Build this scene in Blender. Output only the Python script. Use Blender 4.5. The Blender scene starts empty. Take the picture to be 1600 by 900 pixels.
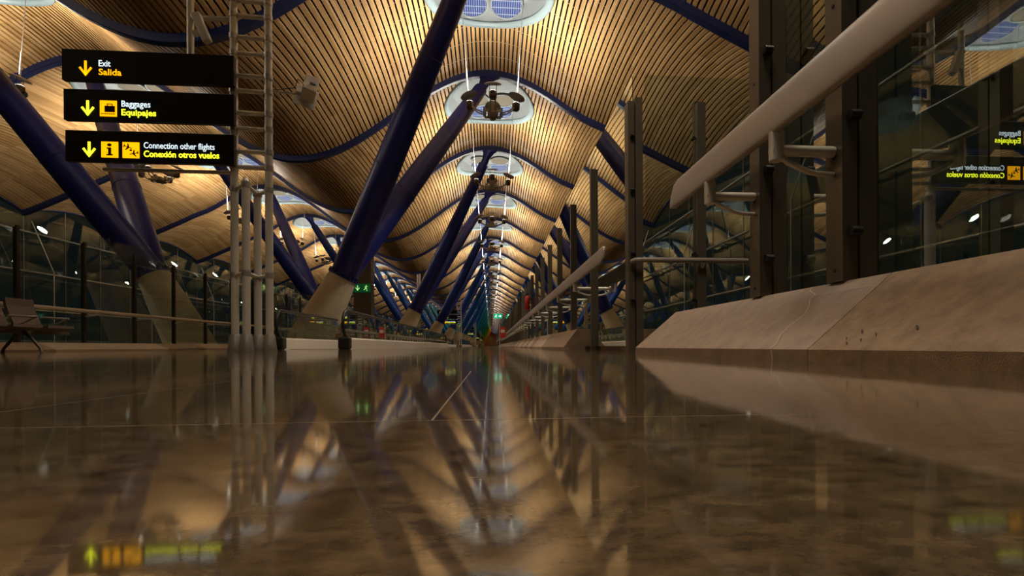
import bpy, bmesh, math, random
from mathutils import Vector, Matrix
random.seed(7)
PI = math.pi
S = bpy.context.scene
C = S.collection

# ------------------------------------------------------------------ camera, world, exposure
HC = 0.065                                   # the camera stands almost on the floor
FPX, YAW, ROLL = 810.0, math.atan(0.087), math.radians(0.3)
cam = bpy.data.cameras.new('camera'); camo = bpy.data.objects.new('camera', cam); C.objects.link(camo)
cam.sensor_width = 36; cam.lens = FPX * 36 / 1600; cam.clip_start = 0.02; cam.clip_end = 2000
cam.shift_x = -37.5 / 1600; cam.shift_y = 90.6 / 1600
camo.matrix_world = Matrix.Translation((0, 0, HC)) @ Matrix.Rotation(-YAW, 4, 'Z') @ Matrix.Rotation(PI / 2, 4, 'X') @ Matrix.Rotation(-ROLL, 4, 'Z')
S.camera = camo
S.view_settings.view_transform = 'Standard'; S.view_settings.look = 'None'
S.view_settings.gamma = 1; S.view_settings.use_curve_mapping = False
S.view_settings.exposure = 0.08
w = bpy.data.worlds.new('night'); S.world = w; w.use_nodes = True
w.node_tree.nodes['Background'].inputs[0].default_value = (0.010, 0.011, 0.010, 1)
w.node_tree.nodes['Background'].inputs[1].default_value = 1.0
UP_W, DOWN_W = 245.0, 950.0                   # the pendant lamps' light up to the roof and down to the floor
LAMP_COL = (1.0, 0.93, 0.82); TILT = 48
S.cycles.max_bounces = 10; S.cycles.diffuse_bounces = 5; S.cycles.glossy_bounces = 4
S.cycles.transparent_max_bounces = 24; S.cycles.sample_clamp_indirect = 4
S.cycles.caustics_reflective = False; S.cycles.caustics_refractive = False
S.cycles.use_denoising = True

# ------------------------------------------------------------------ helpers
class MB:
    def __init__(self): self.v = []; self.f = []; self.m = []; self.s = []
    def add(self, vs, fs, mi=0, sm=False):
        b = len(self.v); self.v += [tuple(v) for v in vs]
        for f in fs: self.f.append([b + i for i in f]); self.m.append(mi); self.s.append(sm)
    def box(self, x0, x1, y0, y1, z0, z1, mi=0, M=None):
        vs = [Vector((x, y, z)) for z in (z0, z1) for y in (y0, y1) for x in (x0, x1)]
        if M is not None: vs = [M @ v for v in vs]
        self.add(vs, [(0, 2, 3, 1), (4, 5, 7, 6), (0, 1, 5, 4), (2, 6, 7, 3), (0, 4, 6, 2), (1, 3, 7, 5)], mi)
    def loft(self, rings, mi=0, sm=True, cap=True):
        n = len(rings[0]); vs = [p for r in rings for p in r]; fs = []
        for k in range(len(rings) - 1):
            for i in range(n):
                j = (i + 1) % n
                fs.append((k * n + i, k * n + j, (k + 1) * n + j, (k + 1) * n + i))
        self.add(vs, fs, mi, sm)
        if cap:
            self.add(rings[0], [tuple(reversed(range(n)))], mi); self.add(rings[-1], [tuple(range(n))], mi)
    def tube(self, pts, r, n=10, mi=0, cap=True):
        pts = [Vector(p) for p in pts]
        rr = r if isinstance(r, (list, tuple)) else [r] * len(pts)
        rings = []; u = None
        for i, p in enumerate(pts):
            a = pts[max(i - 1, 0)]; b = pts[min(i + 1, len(pts) - 1)]
            d = (b - a).normalized()
            if u is None:
                h = Vector((0, 0, 1)) if abs(d.z) < 0.9 else Vector((1, 0, 0))
                u = d.cross(h).normalized()
            else: u = (u - d * u.dot(d)).normalized()
            w_ = d.cross(u)
            rings.append([p + (u * math.cos(2 * PI * k / n) + w_ * math.sin(2 * PI * k / n)) * rr[i] for k in range(n)])
        self.loft(rings, mi, True, cap)
    def prism(self, poly, axis, a, b, mi=0, M=None):
        """poly: 2-D outline; axis 'y': (x,z) swept in y; axis 'z': (x,y) swept in z"""
        n = len(poly)
        if axis == 'y': vs = [Vector((p[0], a, p[1])) for p in poly] + [Vector((p[0], b, p[1])) for p in poly]
        elif axis == 'z': vs = [Vector((p[0], p[1], a)) for p in poly] + [Vector((p[0], p[1], b)) for p in poly]
        else: vs = [Vector((a, p[0], p[1])) for p in poly] + [Vector((b, p[0], p[1])) for p in poly]
        if M is not None: vs = [M @ v for v in vs]
        fs = [(i, (i + 1) % n, n + (i + 1) % n, n + i) for i in range(n)]
        self.add(vs, fs + [tuple(reversed(range(n))), tuple(range(n, 2 * n))], mi)
    def mesh(self, name, mats):
        me = bpy.data.meshes.new(name); me.from_pydata(self.v, [], self.f)
        for m in (mats if isinstance(mats, (list, tuple)) else [mats]): me.materials.append(m)
        me.polygons.foreach_set('material_index', self.m); me.polygons.foreach_set('use_smooth', self.s)
        bm = bmesh.new(); bm.from_mesh(me)
        bmesh.ops.recalc_face_normals(bm, faces=bm.faces[:]); bm.to_mesh(me); bm.free()
        me.update(); return me
    def build(self, name, mats, parent=None):
        o = bpy.data.objects.new(name, self.mesh(name, mats)); C.objects.link(o)
        if parent is not None: o.parent = parent
        return o

def tag(o, label=None, cat=None, group=None, kind=None):
    if label: o['label'] = label
    if cat: o['category'] = cat
    if group: o['group'] = group
    if kind: o['kind'] = kind
    return o
def empty(name, loc=(0, 0, 0), rz=0):
    o = bpy.data.objects.new(name, None); C.objects.link(o); o.location = loc; o.rotation_euler = (0, 0, rz)
    o.empty_display_size = 0.1; return o
def copy_tree(o, parent=None):
    c = o.copy(); C.objects.link(c); c.parent = parent
    for ch in list(o.children): copy_tree(ch, c)
    return c
ORD = ['first', 'second', 'third', 'fourth', 'fifth', 'sixth', 'seventh', 'eighth', 'ninth', 'tenth', 'eleventh', 'twelfth']

# ------------------------------------------------------------------ materials
def mat(name, col, rough=0.5, metal=0.0, spec=0.5, emit=None, es=0.0, noise=None, bump=None, coat=0.0):
    m = bpy.data.materials.new(name); m.use_nodes = True; nt = m.node_tree; N = nt.nodes; L = nt.links
    b = N['Principled BSDF']
    b.inputs['Base Color'].default_value = (*col, 1); b.inputs['Roughness'].default_value = rough
    b.inputs['Metallic'].default_value = metal; b.inputs['Specular IOR Level'].default_value = spec
    b.inputs['Coat Weight'].default_value = coat
    if emit: b.inputs['Emission Color'].default_value = (*emit, 1); b.inputs['Emission Strength'].default_value = es
    if noise or bump:
        tc = N.new('ShaderNodeTexCoord')
    if noise:                                   # (scale, second colour, (lo, hi), stretch)
        sc, c2, (lo, hi), st = noise
        mp = N.new('ShaderNodeMapping'); mp.inputs['Scale'].default_value = st; L.new(tc.outputs['Object'], mp.inputs[0])
        n = N.new('ShaderNodeTexNoise'); n.inputs['Scale'].default_value = sc; n.inputs['Detail'].default_value = 8; n.inputs['Roughness'].default_value = 0.65
        L.new(mp.outputs[0], n.inputs['Vector'])
        r = N.new('ShaderNodeValToRGB'); r.color_ramp.elements[0].position = lo; r.color_ramp.elements[1].position = hi
        r.color_ramp.elements[0].color = (*col, 1); r.color_ramp.elements[1].color = (*c2, 1)
        L.new(n.outputs['Fac'], r.inputs[0]); L.new(r.outputs[0], b.inputs['Base Color'])
    if bump:
        n2 = N.new('ShaderNodeTexNoise'); n2.inputs['Scale'].default_value = bump[0]; n2.inputs['Detail'].default_value = 4
        L.new(tc.outputs['Object'], n2.inputs['Vector'])
        bp = N.new('ShaderNodeBump'); bp.inputs['Strength'].default_value = bump[1]; bp.inputs['Distance'].default_value = 0.01
        L.new(n2.outputs['Fac'], bp.inputs['Height']); L.new(bp.outputs[0], b.inputs['Normal'])
    return m

def math_node(nt, op, a, b=None, clamp=False):
    n = nt.nodes.new('ShaderNodeMath'); n.operation = op; n.use_clamp = clamp
    for i, x in enumerate((a, b)):
        if x is None: continue
        if isinstance(x, (int, float)): n.inputs[i].default_value = x
        else: nt.links.new(x, n.inputs[i])
    return n.outputs[0]

PITCH = 0.175
def bamboo():
    m = bpy.data.materials.new('bamboo'); m.use_nodes = True; nt = m.node_tree; N = nt.nodes; L = nt.links
    b = N['Principled BSDF']; b.inputs['Roughness'].default_value = 0.5; b.inputs['Specular IOR Level'].default_value = 0.3
    tc = N.new('ShaderNodeTexCoord'); sp = N.new('ShaderNodeSeparateXYZ'); L.new(tc.outputs['Object'], sp.inputs[0])
    i = math_node(nt, 'FLOOR', math_node(nt, 'DIVIDE', math_node(nt, 'ADD', sp.outputs[0], 40.0), PITCH))
    j = math_node(nt, 'FLOOR', math_node(nt, 'DIVIDE', sp.outputs[1], 2.25))
    cb = N.new('ShaderNodeCombineXYZ'); L.new(i, cb.inputs[0]); L.new(j, cb.inputs[1])
    wn = N.new('ShaderNodeTexWhiteNoise'); wn.noise_dimensions = '3D'; L.new(cb.outputs[0], wn.inputs['Vector'])
    r = N.new('ShaderNodeValToRGB')
    r.color_ramp.elements[0].color = (0.47, 0.265, 0.095, 1); r.color_ramp.elements[1].color = (0.72, 0.45, 0.195, 1)
    L.new(wn.outputs['Value'], r.inputs[0]); L.new(r.outputs[0], b.inputs['Base Color'])
    return m

def glass(name, tint=(0.88, 0.93, 0.9), boost=1.7, rough=0.0):
    m = bpy.data.materials.new(name); m.use_nodes = True; nt = m.node_tree; N = nt.nodes; L = nt.links
    N.remove(N['Principled BSDF']); out = N['Material Output']
    tr = N.new('ShaderNodeBsdfTransparent'); tr.inputs[0].default_value = (*tint, 1)
    gl = N.new('ShaderNodeBsdfGlossy'); gl.inputs['Roughness'].default_value = rough; gl.inputs[0].default_value = (0.95, 1.0, 0.96, 1)
    fr = N.new('ShaderNodeFresnel'); fr.inputs[0].default_value = 1.5
    geo = N.new('ShaderNodeNewGeometry')
    f = math_node(nt, 'MULTIPLY', fr.outputs[0], boost, True)
    f = math_node(nt, 'MULTIPLY', f, math_node(nt, 'SUBTRACT', 1.0, geo.outputs['Backfacing']))
    mx = N.new('ShaderNodeMixShader'); L.new(f, mx.inputs[0]); L.new(tr.outputs[0], mx.inputs[1]); L.new(gl.outputs[0], mx.inputs[2])
    L.new(mx.outputs[0], out.inputs[0]); return m

def floor_mat():
    m = bpy.data.materials.new('polished_stone_floor'); m.use_nodes = True; nt = m.node_tree; N = nt.nodes; L = nt.links
    b = N['Principled BSDF']; b.inputs['Specular IOR Level'].default_value = 0.75
    tc = N.new('ShaderNodeTexCoord')
    mp = N.new('ShaderNodeMapping'); mp.inputs['Scale'].default_value = (1.0, 1.6, 1); L.new(tc.outputs['Object'], mp.inputs[0])
    n = N.new('ShaderNodeTexNoise'); n.inputs['Scale'].default_value = 38; n.inputs['Detail'].default_value = 10; n.inputs['Roughness'].default_value = 0.7
    L.new(mp.outputs[0], n.inputs['Vector'])
    r = N.new('ShaderNodeValToRGB'); e = r.color_ramp.elements
    e[0].position = 0.32; e[0].color = (0.050, 0.035, 0.019, 1); e[1].position = 0.72; e[1].color = (0.24, 0.166, 0.09, 1)
    L.new(n.outputs['Fac'], r.inputs[0])
    sp = N.new('ShaderNodeSeparateXYZ'); L.new(tc.outputs['Object'], sp.inputs[0])
    yy = math_node(nt, 'DIVIDE', math_node(nt, 'SUBTRACT', sp.outputs[1], 0.462), 0.9)
    row = math_node(nt, 'FLOOR', yy)
    fy = math_node(nt, 'ABSOLUTE', math_node(nt, 'MULTIPLY', math_node(nt, 'SUBTRACT', yy, math_node(nt, 'ROUND', yy)), 0.9))
    off = math_node(nt, 'MULTIPLY', math_node(nt, 'MODULO', math_node(nt, 'ABSOLUTE', row), 2.0), 0.55)
    xx = math_node(nt, 'DIVIDE', math_node(nt, 'ADD', math_node(nt, 'ADD', sp.outputs[0], 0.052), off), 1.8)
    fx = math_node(nt, 'ABSOLUTE', math_node(nt, 'MULTIPLY', math_node(nt, 'SUBTRACT', xx, math_node(nt, 'ROUND', xx)), 1.8))
    xb = math_node(nt, 'ADD', xx, 0.25)
    fb = math_node(nt, 'ABSOLUTE', math_node(nt, 'MULTIPLY', math_node(nt, 'SUBTRACT', xb, math_node(nt, 'ROUND', xb)), 1.8))
    d = math_node(nt, 'MINIMUM', math_node(nt, 'MINIMUM', fx, fb), fy)
    seam = math_node(nt, 'LESS_THAN', d, 0.0011)
    mx = N.new('ShaderNodeMixRGB'); L.new(seam, mx.inputs[0]); L.new(r.outputs[0], mx.inputs[1]); mx.inputs[2].default_value = (0.20, 0.14, 0.085, 1)
    L.new(mx.outputs[0], b.inputs['Base Color'])
    n3 = N.new('ShaderNodeTexNoise'); n3.inputs['Scale'].default_value = 9; n3.inputs['Detail'].default_value = 5; L.new(tc.outputs['Object'], n3.inputs['Vector'])
    rr = N.new('ShaderNodeMapRange'); rr.inputs['To Min'].default_value = 0.04; rr.inputs['To Max'].default_value = 0.085
    L.new(n3.outputs['Fac'], rr.inputs['Value'])
    ro = math_node(nt, 'ADD', rr.outputs[0], math_node(nt, 'MULTIPLY', seam, 0.4)); L.new(ro, b.inputs['Roughness'])
    n2 = N.new('ShaderNodeTexNoise'); n2.inputs['Scale'].default_value = 3; n2.inputs['Detail'].default_value = 1; L.new(tc.outputs['Object'], n2.inputs['Vector'])
    bp = N.new('ShaderNodeBump'); bp.inputs['Strength'].default_value = 0.04; bp.inputs['Distance'].default_value = 0.01
    L.new(n2.outputs['Fac'], bp.inputs['Height']); L.new(bp.outputs[0], b.inputs['Normal'])
    return m

def grille():                                   # blue glass disc behind a white lattice of louvres
    m = bpy.data.materials.new('blue_louvred_glass'); m.use_nodes = True; nt = m.node_tree; N = nt.nodes; L = nt.links
    b = N['Principled BSDF']; b.inputs['Roughness'].default_value = 0.35
    tc = N.new('ShaderNodeTexCoord'); sp = N.new('ShaderNodeSeparateXYZ'); L.new(tc.outputs['Object'], sp.inputs[0])
    def band(o, p, wd):
        f = math_node(nt, 'FRACT', math_node(nt, 'DIVIDE', math_node(nt, 'ADD', o, 60.0), p)); return math_node(nt, 'LESS_THAN', f, wd)
    g = math_node(nt, 'MAXIMUM', band(sp.outputs[0], 0.085, 0.22), band(sp.outputs[1], 0.30, 0.12))
    mx = N.new('ShaderNodeMixRGB'); L.new(g, mx.inputs[0]); mx.inputs[1].default_value = (0.012, 0.035, 0.17, 1); mx.inputs[2].default_value = (0.30, 0.34, 0.42, 1)
    L.new(mx.outputs[0], b.inputs['Base Color']); return m

M = {}
M['bamboo'] = bamboo()
M['backing'] = mat('dark_roof_backing', (0.012, 0.009, 0.006), 0.9)
M['batten'] = mat('pale_batten', (0.55, 0.47, 0.36), 0.6)
M['floor'] = floor_mat()
M['glass'] = glass('screen_glass', boost=2.2); M['near_glass'] = glass('boosted_screen_glass', (0.80, 0.86, 0.82), boost=6.5)  # right-hand panes: reflection boosted past plain glass to brighten the mirrored roof
M['facade_glass'] = glass('facade_glass', (0.62, 0.72, 0.66), 1.2)
M['concrete'] = mat('beige_concrete', (0.60, 0.535, 0.41), 0.6, noise=(1.6, (0.47, 0.41, 0.305), (0.35, 0.7), (1, 1, 1)), bump=(60, 0.08))
M['stone'] = mat('brown_stone', (0.37, 0.26, 0.175), 0.42, spec=0.4, noise=(5.0, (0.255, 0.178, 0.118), (0.38, 0.68), (1.2, 2.4, 3)), bump=(160, 0.2))
M['stone_warm'] = mat('rough_orange_stone', (0.38, 0.26, 0.155), 0.5, spec=0.35, noise=(7.0, (0.235, 0.16, 0.098), (0.38, 0.68), (1.4, 2.4, 3)), bump=(220, 0.4))
M['pale_stone'] = mat('pale_stone', (0.66, 0.52, 0.39), 0.35, noise=(0.8, (0.46, 0.35, 0.25), (0.3, 0.7), (1, 0.5, 1)))
M['crack'] = mat('white_stone_vein', (0.72, 0.60, 0.46), 0.6)
M['chip'] = mat('dark_stone_chip', (0.07, 0.045, 0.03), 0.8)
M['steel'] = mat('brushed_steel', (0.50, 0.45, 0.39), 0.38, 0.75)
M['tube'] = mat('grey_painted_tube', (0.68, 0.63, 0.53), 0.4, 0.3)
M['foot'] = mat('dark_grey_foot', (0.17, 0.15, 0.12), 0.5, 0.2)
M['slim_post'] = mat('blackened_post', (0.05, 0.043, 0.032), 0.4, 0.4)
M['post'] = mat('dark_bronze_post', (0.145, 0.118, 0.08), 0.36, 0.45)
M['clamp'] = mat('black_clamp', (0.012, 0.011, 0.01), 0.4)
M['rail'] = mat('pale_rail', (0.32, 0.275, 0.235), 0.36, 0.15)
M['white_metal'] = mat('off_white_metal', (0.78, 0.71, 0.62), 0.4, 0.1)
M['rubber'] = mat('black_rubber', (0.014, 0.013, 0.012), 0.42)
M['sign'] = mat('sign_black', (0.0075, 0.006, 0.004), 0.4, spec=0.2)
M['yellow'] = mat('lit_yellow', (0.8, 0.55, 0.02), 0.5, emit=(1.0, 0.42, 0.0), es=1.4)
M['lime'] = mat('lit_lime_yellow', (0.8, 0.75, 0.05), 0.5, emit=(0.80, 0.86, 0.02), es=2.6)
M['lit_white'] = mat('lit_white', (0.8, 0.85, 0.9), 0.5, emit=(0.72, 0.86, 0.92), es=1.2)
M['exit_green'] = mat('exit_green', (0.0, 0.3, 0.12), 0.5, emit=(0.0, 0.36, 0.16), es=0.9)
M['exit_dark'] = mat('exit_dark_green', (0.0, 0.05, 0.015), 0.5, emit=(0.0, 0.06, 0.015), es=0.6)
M['exit_lime'] = mat('exit_pictogram_lime', (0.5, 0.7, 0.3), 0.5, emit=(0.35, 0.62, 0.2), es=1.0)
M['red'] = mat('red_enamel', (0.55, 0.03, 0.02), 0.35, emit=(0.5, 0.02, 0.012), es=0.0)
M['sky_white'] = mat('skylight_white', (0.25, 0.28, 0.285), 0.55)
M['sky_rim'] = mat('skylight_rim', (0.22, 0.29, 0.31), 0.45)
M['grille'] = grille()
M['sky_grey'] = mat('grey_vent_disc', (0.13, 0.115, 0.08), 0.6)
M['lamp_dark'] = mat('lamp_dark', (0.07, 0.052, 0.038), 0.45, 0.4)
M['lamp_arm'] = mat('lamp_bronze', (0.40, 0.32, 0.24), 0.4, 0.5)
M['reflector'] = mat('reflector_disc', (0.24, 0.185, 0.14), 0.35, 0.5)
M['lens'] = mat('lamp_lens', (0.9, 0.9, 0.85), 0.4, emit=(1.0, 0.95, 0.85), es=1.3)
M['cable'] = mat('bright_cable', (0.7, 0.7, 0.68), 0.35, 0.6)
M['beam'] = mat('navy_beam_paint', (0.010, 0.018, 0.080), 0.42)
M['seat'] = mat('taupe_leather', (0.16, 0.12, 0.108), 0.5, bump=(90, 0.1))
M['pillar'] = mat('dark_grey_cladding', (0.12, 0.098, 0.075), 0.4, 0.4)
M['dark_floor'] = mat('dark_lower_floor', (0.012, 0.011, 0.009), 0.5)
M['dark_wall'] = mat('dark_end_wall', (0.28, 0.15, 0.05), 0.7)
M['box_grey'] = mat('grey_housing', (0.74, 0.68, 0.60), 0.5)

RAMP = [(0, (0.012, 0.014, 0.120)), (30, (0.012, 0.017, 0.150)), (50, (0.012, 0.03, 0.24)), (73, (0.010, 0.06, 0.40)), (110, (0.006, 0.11, 0.52)),
        (150, (0.006, 0.20, 0.52)), (190, (0.005, 0.27, 0.42)), (230, (0.005, 0.30, 0.22)), (270, (0.02, 0.34, 0.06)), (310, (0.22, 0.42, 0.015)),
        (350, (0.62, 0.42, 0.012)), (400, (0.72, 0.22, 0.012)), (460, (0.55, 0.05, 0.02))]
def ramp(D):
    for (a, ca), (b, cb) in zip(RAMP, RAMP[1:]):
        if D <= b:
            t = (D - a) / (b - a); return tuple(x + (y - x) * t for x, y in zip(ca, cb))
    return RAMP[-1][1]

# ------------------------------------------------------------------ the roof's shape
A0, A1 = 0.0, -17.2                           # the two crests of the wave
XR, XL = 10.6, -27.3                          # facades
B0, BAY = 14.9, 9.0                           # beam nearest the camera in view, beam spacing
K0, K1 = -2, 50                               # bays
EDGE = [(0, 12.42), (1.5, 12.05), (3, 11.42), (4.5, 10.5), (6.5, 9.5), (8.4, 8.6), (9.6, 8.05), (10.6, 7.65), (12, 7.2)]
def edge(u):
    for (a, za), (b, zb) in zip(EDGE, EDGE[1:]):
        if u <= b:
            t = (u - a) / (b - a); return za + (zb - za) * t
    return EDGE[-1][1]
def zb(X):                                    # underside of a beam
    am = 2.07; ce = 10.36
    if A1 <= X <= A0: return ce + am * math.cos(PI * X / (A1 / 2))
    u = X - A0 if X > A0 else A1 - X
    c = ce + am * math.cos(PI * u / 8.6)
    t = min(max((u - 2.5) / 3.0, 0), 1); t = t * t * (3 - 2 * t)
    return c * (1 - t) + edge(u) * t
OFF = 0.24
def bulge(X):                                 # the shell arches more towards the eaves
    u = X - A0 if X > A0 else (A1 - X if X < A1 else 0)
    t = min(max((u - 3.0) / 6.5, 0), 1); t = t * t * (3 - 2 * t)
    return 0.30 + 0.55 * t
def zr(X, y):                                 # underside of the slats at local y in 0..BAY
    s = 2 * y / BAY - 1
    return zb(X) + OFF + bulge(X) * (1 - s * s)
RX, RY, YC = 2.2, 2.85, 3.1                   # skylight opening half-axes and centre within its bay
def inhole(x, y, g=0.0): return any(((x - a) / (RX + g)) ** 2 + ((y - YC) / (RY + g)) ** 2 < 1 for a in (A0, A1))

def ceiling_mesh():
    mb = MB(); n = int((XR - XL) / PITCH)
    def hole(x):
        for a in (A0, A1):
            if abs(x - a) < RX: return RY * math.sqrt(1 - ((x - a) / RX) ** 2)
        return 0
    for i in range(n + 1):
        x = XL + 0.05 + i * PITCH
        if x > XR: break
        c = hole(x); hw = PITCH * 0.315
        segs = [(0.0, BAY)] if c < 0.05 else [(0.0, YC - c), (YC + c, BAY)]
        for a, b in segs:
            k = max(2, int((b - a) / 0.9)); vs = []; fs = []
            for q in range(k + 1):
                y = a + (b - a) * q / k
                za, zc = zr(x - hw, y), zr(x + hw, y)
                vs += [(x - hw, y, za), (x + hw, y, zc), (x + hw, y, zc + 0.07), (x - hw, y, za + 0.07)]
            for q in range(k):
                o = 4 * q
                for e in (0, 1, 3):
                    f = (e + 1) % 4; fs.append((o + e, o + f, o + 4 + f, o + 4 + e))
            mb.add(vs, fs, 0)
    # dark backing above the slats, pale battens in between
    nx, ny = 220, 36
    for i in range(nx):
        x0 = XL + (XR - XL) * i / nx; x1 = XL + (XR - XL) * (i + 1) / nx
        j = 0
        while j < ny:
            def inside(jj):
                y = BAY * (jj + 0.5) / ny; x = (x0 + x1) / 2
                return inhole(x, y)
            y0 = BAY * j / ny; y1 = BAY * (j + 1) / ny
            if not inside(j):
                mb.add([(x, y, zr(x, y) + 0.13) for x, y in ((x0, y0), (x1, y0), (x1, y1), (x0, y1))], [(0, 1, 2, 3)], 1)
            j += 1
    for q in range(1, 9):
        y = q * BAY / 9 + 0.02
        for i in range(nx):
            x0 = XL + (XR - XL) * i / nx; x1 = XL + (XR - XL) * (i + 1) / nx
            if inhole((x0 + x1) / 2, y, 0.05): continue
            mb.add([(x, yy, zr(x, y) + 0.05) for x, yy in ((x0, y), (x1, y), (x1, y + 0.035), (x0, y + 0.035))], [(0, 1, 2, 3)], 2)
    return mb.mesh('slat_panel', [M['bamboo'], M['backing'], M['batten']])
ceil = empty('ceiling', (0, 0, 0)); tag(ceil, kind='structure')
cm = ceiling_mesh()
for k in range(K0, K1):
    o = bpy.data.objects.new('slat_panel', cm); C.objects.link(o); o.parent = ceil; o.location = (0, B0 + k * BAY, 0)
YEND = B0 + K1 * BAY; YST = B0 + K0 * BAY

# ------------------------------------------------------------------ floors, end wall
mb = MB()
mb.box(-9.58, 1.84, YST, 2.95, -0.3, 0); mb.box(-9.58, 3.6, 2.95, 8.45, -0.3, 0); mb.box(-9.58, 1.70, 8.45, YEND, -0.3, 0)
tag(mb.build('floor', M['floor']), kind='structure')
mb = MB(); mb.box(XL - 0.5, -9.7, YST, YEND, -5.3, -5.0); mb.box(1.9, XR + 0.5, YST, YEND, -5.3, -5.0)
tag(mb.build('floor_lower', M['dark_floor']), kind='structure')
mb = MB(); mb.box(XL, XR, YEND, YEND + 0.3, -5, 14)
tag(mb.build('wall_far', M['dark_wall']), kind='structure')

# ------------------------------------------------------------------ facades
def facade(name, X, sgn, side):
    root = empty(name, (X, 0, 0)); tag(root, kind='structure')
    g = MB()
    for k in range(K0, 30):
        y0 = B0 + k * BAY; st = [y0 + BAY * q / 12 for q in range(13)]
        tx = 0.02
        front = [(-tx, y, zr(X, y - y0) + 0.1) for y in st]
        vs = [(-tx, st[0], -5.0)] + front + [(-tx, st[-1], -5.0)]
        n = len(vs)
        g.add(vs + [(tx, v[1], v[2]) for v in vs], [tuple(range(n)), tuple(reversed(range(n, 2 * n)))] + [(i, (i + 1) % n, n + (i + 1) % n, n + i) for i in range(n)])
    g.build('glazing', M['facade_glass'], root)
    e = MB()
    for k in range(K0, 30):
        y0 = B0 + k * BAY
        e.tube([(0, y0 + BAY * q / 12, zr(X, BAY * q / 12) + 0.02) for q in range(13)], 0.10, 6)
    e.build('scalloped_edge', M['beam'], root)
    for z in (2.35, 4.6, 6.9):
        t = MB(); t.tube([(sgn * 0.35, YST, z), (sgn * 0.35, B0 + 30 * BAY, z)], 0.055, 8); t.build('horizontal_tube', M['steel'], root)
    for k in range(K0, 22):
        y0 = B0 + k * BAY
        for q in (0, 1, 2):
            t = MB(); y = y0 + 3 * q; t.box(-0.03, 0.03, y - 0.03, y + 0.03, -5, zr(X, 3 * q)); t.build('mullion', M['post'], root)
    r = MB()
    for k in range(K0, 16):
        y0 = B0 + k * BAY
        r.tube([(sgn * 0.3, y0 + 0.2, 7.6), (sgn * 1.2, y0 + 0.6, 4.6), (sgn * 1.2, y0 + 0.6, -4.9)], 0.03, 6)
    r.build('tie_rods', M['steel'], root)
facade('window_1', XL, 1, 'left')
facade('window_2', XR, -1, 'right')

# ------------------------------------------------------------------ roof beams
def beam_mesh():
    mb = MB(); n = 96; rings = []
    for i in range(n + 1):
        x = XL + (XR - XL) * i / n; z = zb(x); hw = 0.14
        rings.append([(x, -hw, z + 0.02), (x, -hw + 0.04, z), (x, hw - 0.04, z), (x, hw, z + 0.02), (x, hw, z + 0.55), (x, -hw, z + 0.55)])
    mb.loft(rings, 0, False)
    return mb.mesh('roof_beam', [M['beam']])
bmesh_ = beam_mesh()
for k in range(K0, K1 + 1):
    o = bpy.data.objects.new('roof_beam', bmesh_); C.objects.link(o); o.location = (0, B0 + k * BAY, 0)
    if k < 0: lab = 'navy arched roof beam overhead behind the top edge of the photo, %s' % ('nearest the camera' if k == -1 else 'behind the camera')
    elif k < 10: lab = 'navy arched roof beam, %s one counted from the top edge of the photo inwards' % ORD[k]
    else: lab = 'tiny far roof beam beyond the tenth, stacked towards the vanishing point'
    tag(o, lab, 'roof beam', 'roof beams repeating down the hall')

# ------------------------------------------------------------------ skylights
def skylight(a):
    root = empty('skylight', (a, 0, 0))
    def ring(g, dz, n=64):
        return [((RX + g) * math.cos(2 * PI * i / n), YC + (RY + g) * math.sin(2 * PI * i / n), zr(a + (RX + g) * math.cos(2 * PI * i / n), YC + (RY + g) * math.sin(2 * PI * i / n)) + dz) for i in range(n)]
    m = MB(); m.loft([ring(0.10, 0.10), ring(0.12, -0.04), ring(0.06, -0.10), ring(-0.10, -0.08), ring(-0.13, 0.02)], 0, True, False)
    m.build('rim', M['sky_rim'], root)
    zc = zr(a, YC) + 0.30
    def flat(g, z, n=64): return [((RX + g) * math.cos(2 * PI * i / n), YC + (RY + g) * math.sin(2 * PI * i / n), z) for i in range(n)]
    m = MB(); m.loft([ring(-0.06, -0.07), ring(-0.12, 0.12), flat(-0.16, zc - 0.1), flat(-0.24, zc)], 0, True, False)
    m.add(flat(-0.24, zc), [tuple(range(64))])
    m.build('bowl', M['sky_white'], root)
    for sx in (-1, 1):
        for sy in (-1, 1):
            R = 0.58; cx, cy = sx * 0.67, (5.0 if sy > 0 else 3.75); z = zc - 0.10
            d = MB(); n = 28
            tilt = 0.22 if sy > 0 else 0.05
            c = [(cx + R * math.cos(2 * PI * i / n), cy + R * math.sin(2 * PI * i / n), z - tilt * R * math.sin(2 * PI * i / n)) for i in range(n)]
            d.add(c + [(p[0], p[1], p[2] + 0.03) for p in c], [tuple(range(n)), tuple(reversed(range(n, 2 * n)))] + [(i, (i + 1) % n, n + (i + 1) % n, n + i) for i in range(n)])
            dd = d.build('louvred_disc' if sy > 0 else 'vent_disc', M['grille'] if sy > 0 else M['sky_grey'], root)
            t = MB(); t.tube([(cx + (R + .03) * math.cos(2 * PI * i / n), cy + (R + .03) * math.sin(2 * PI * i / n), z - tilt * R * math.sin(2 * PI * i / n) - .01) for i in range(n + 1)], 0.04, 6, cap=False)
            t.build('disc_frame', M['sky_white'], dd)
    return root
for a, row in ((A0, 'central crest'), (A1, 'left crest')):
    p = skylight(a)
    for k in range(K0, K1):
        o = p if k == K0 else copy_tree(p)
        o.location = (a, B0 + k * BAY, 0)
        if k < 0: lab = 'round skylight above the %s, outside the top of the photo, %s' % (row, 'beside the nearest beam' if k == -1 else 'furthest back')
        elif k < 8: lab = 'round white skylight with blue louvred discs, %s along the %s of the roof' % (ORD[k], row)
        else: lab = 'minute distant skylight in the %s past the eighth' % row
        tag(o, lab, 'skylight', 'skylights of the %s' % row)

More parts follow.
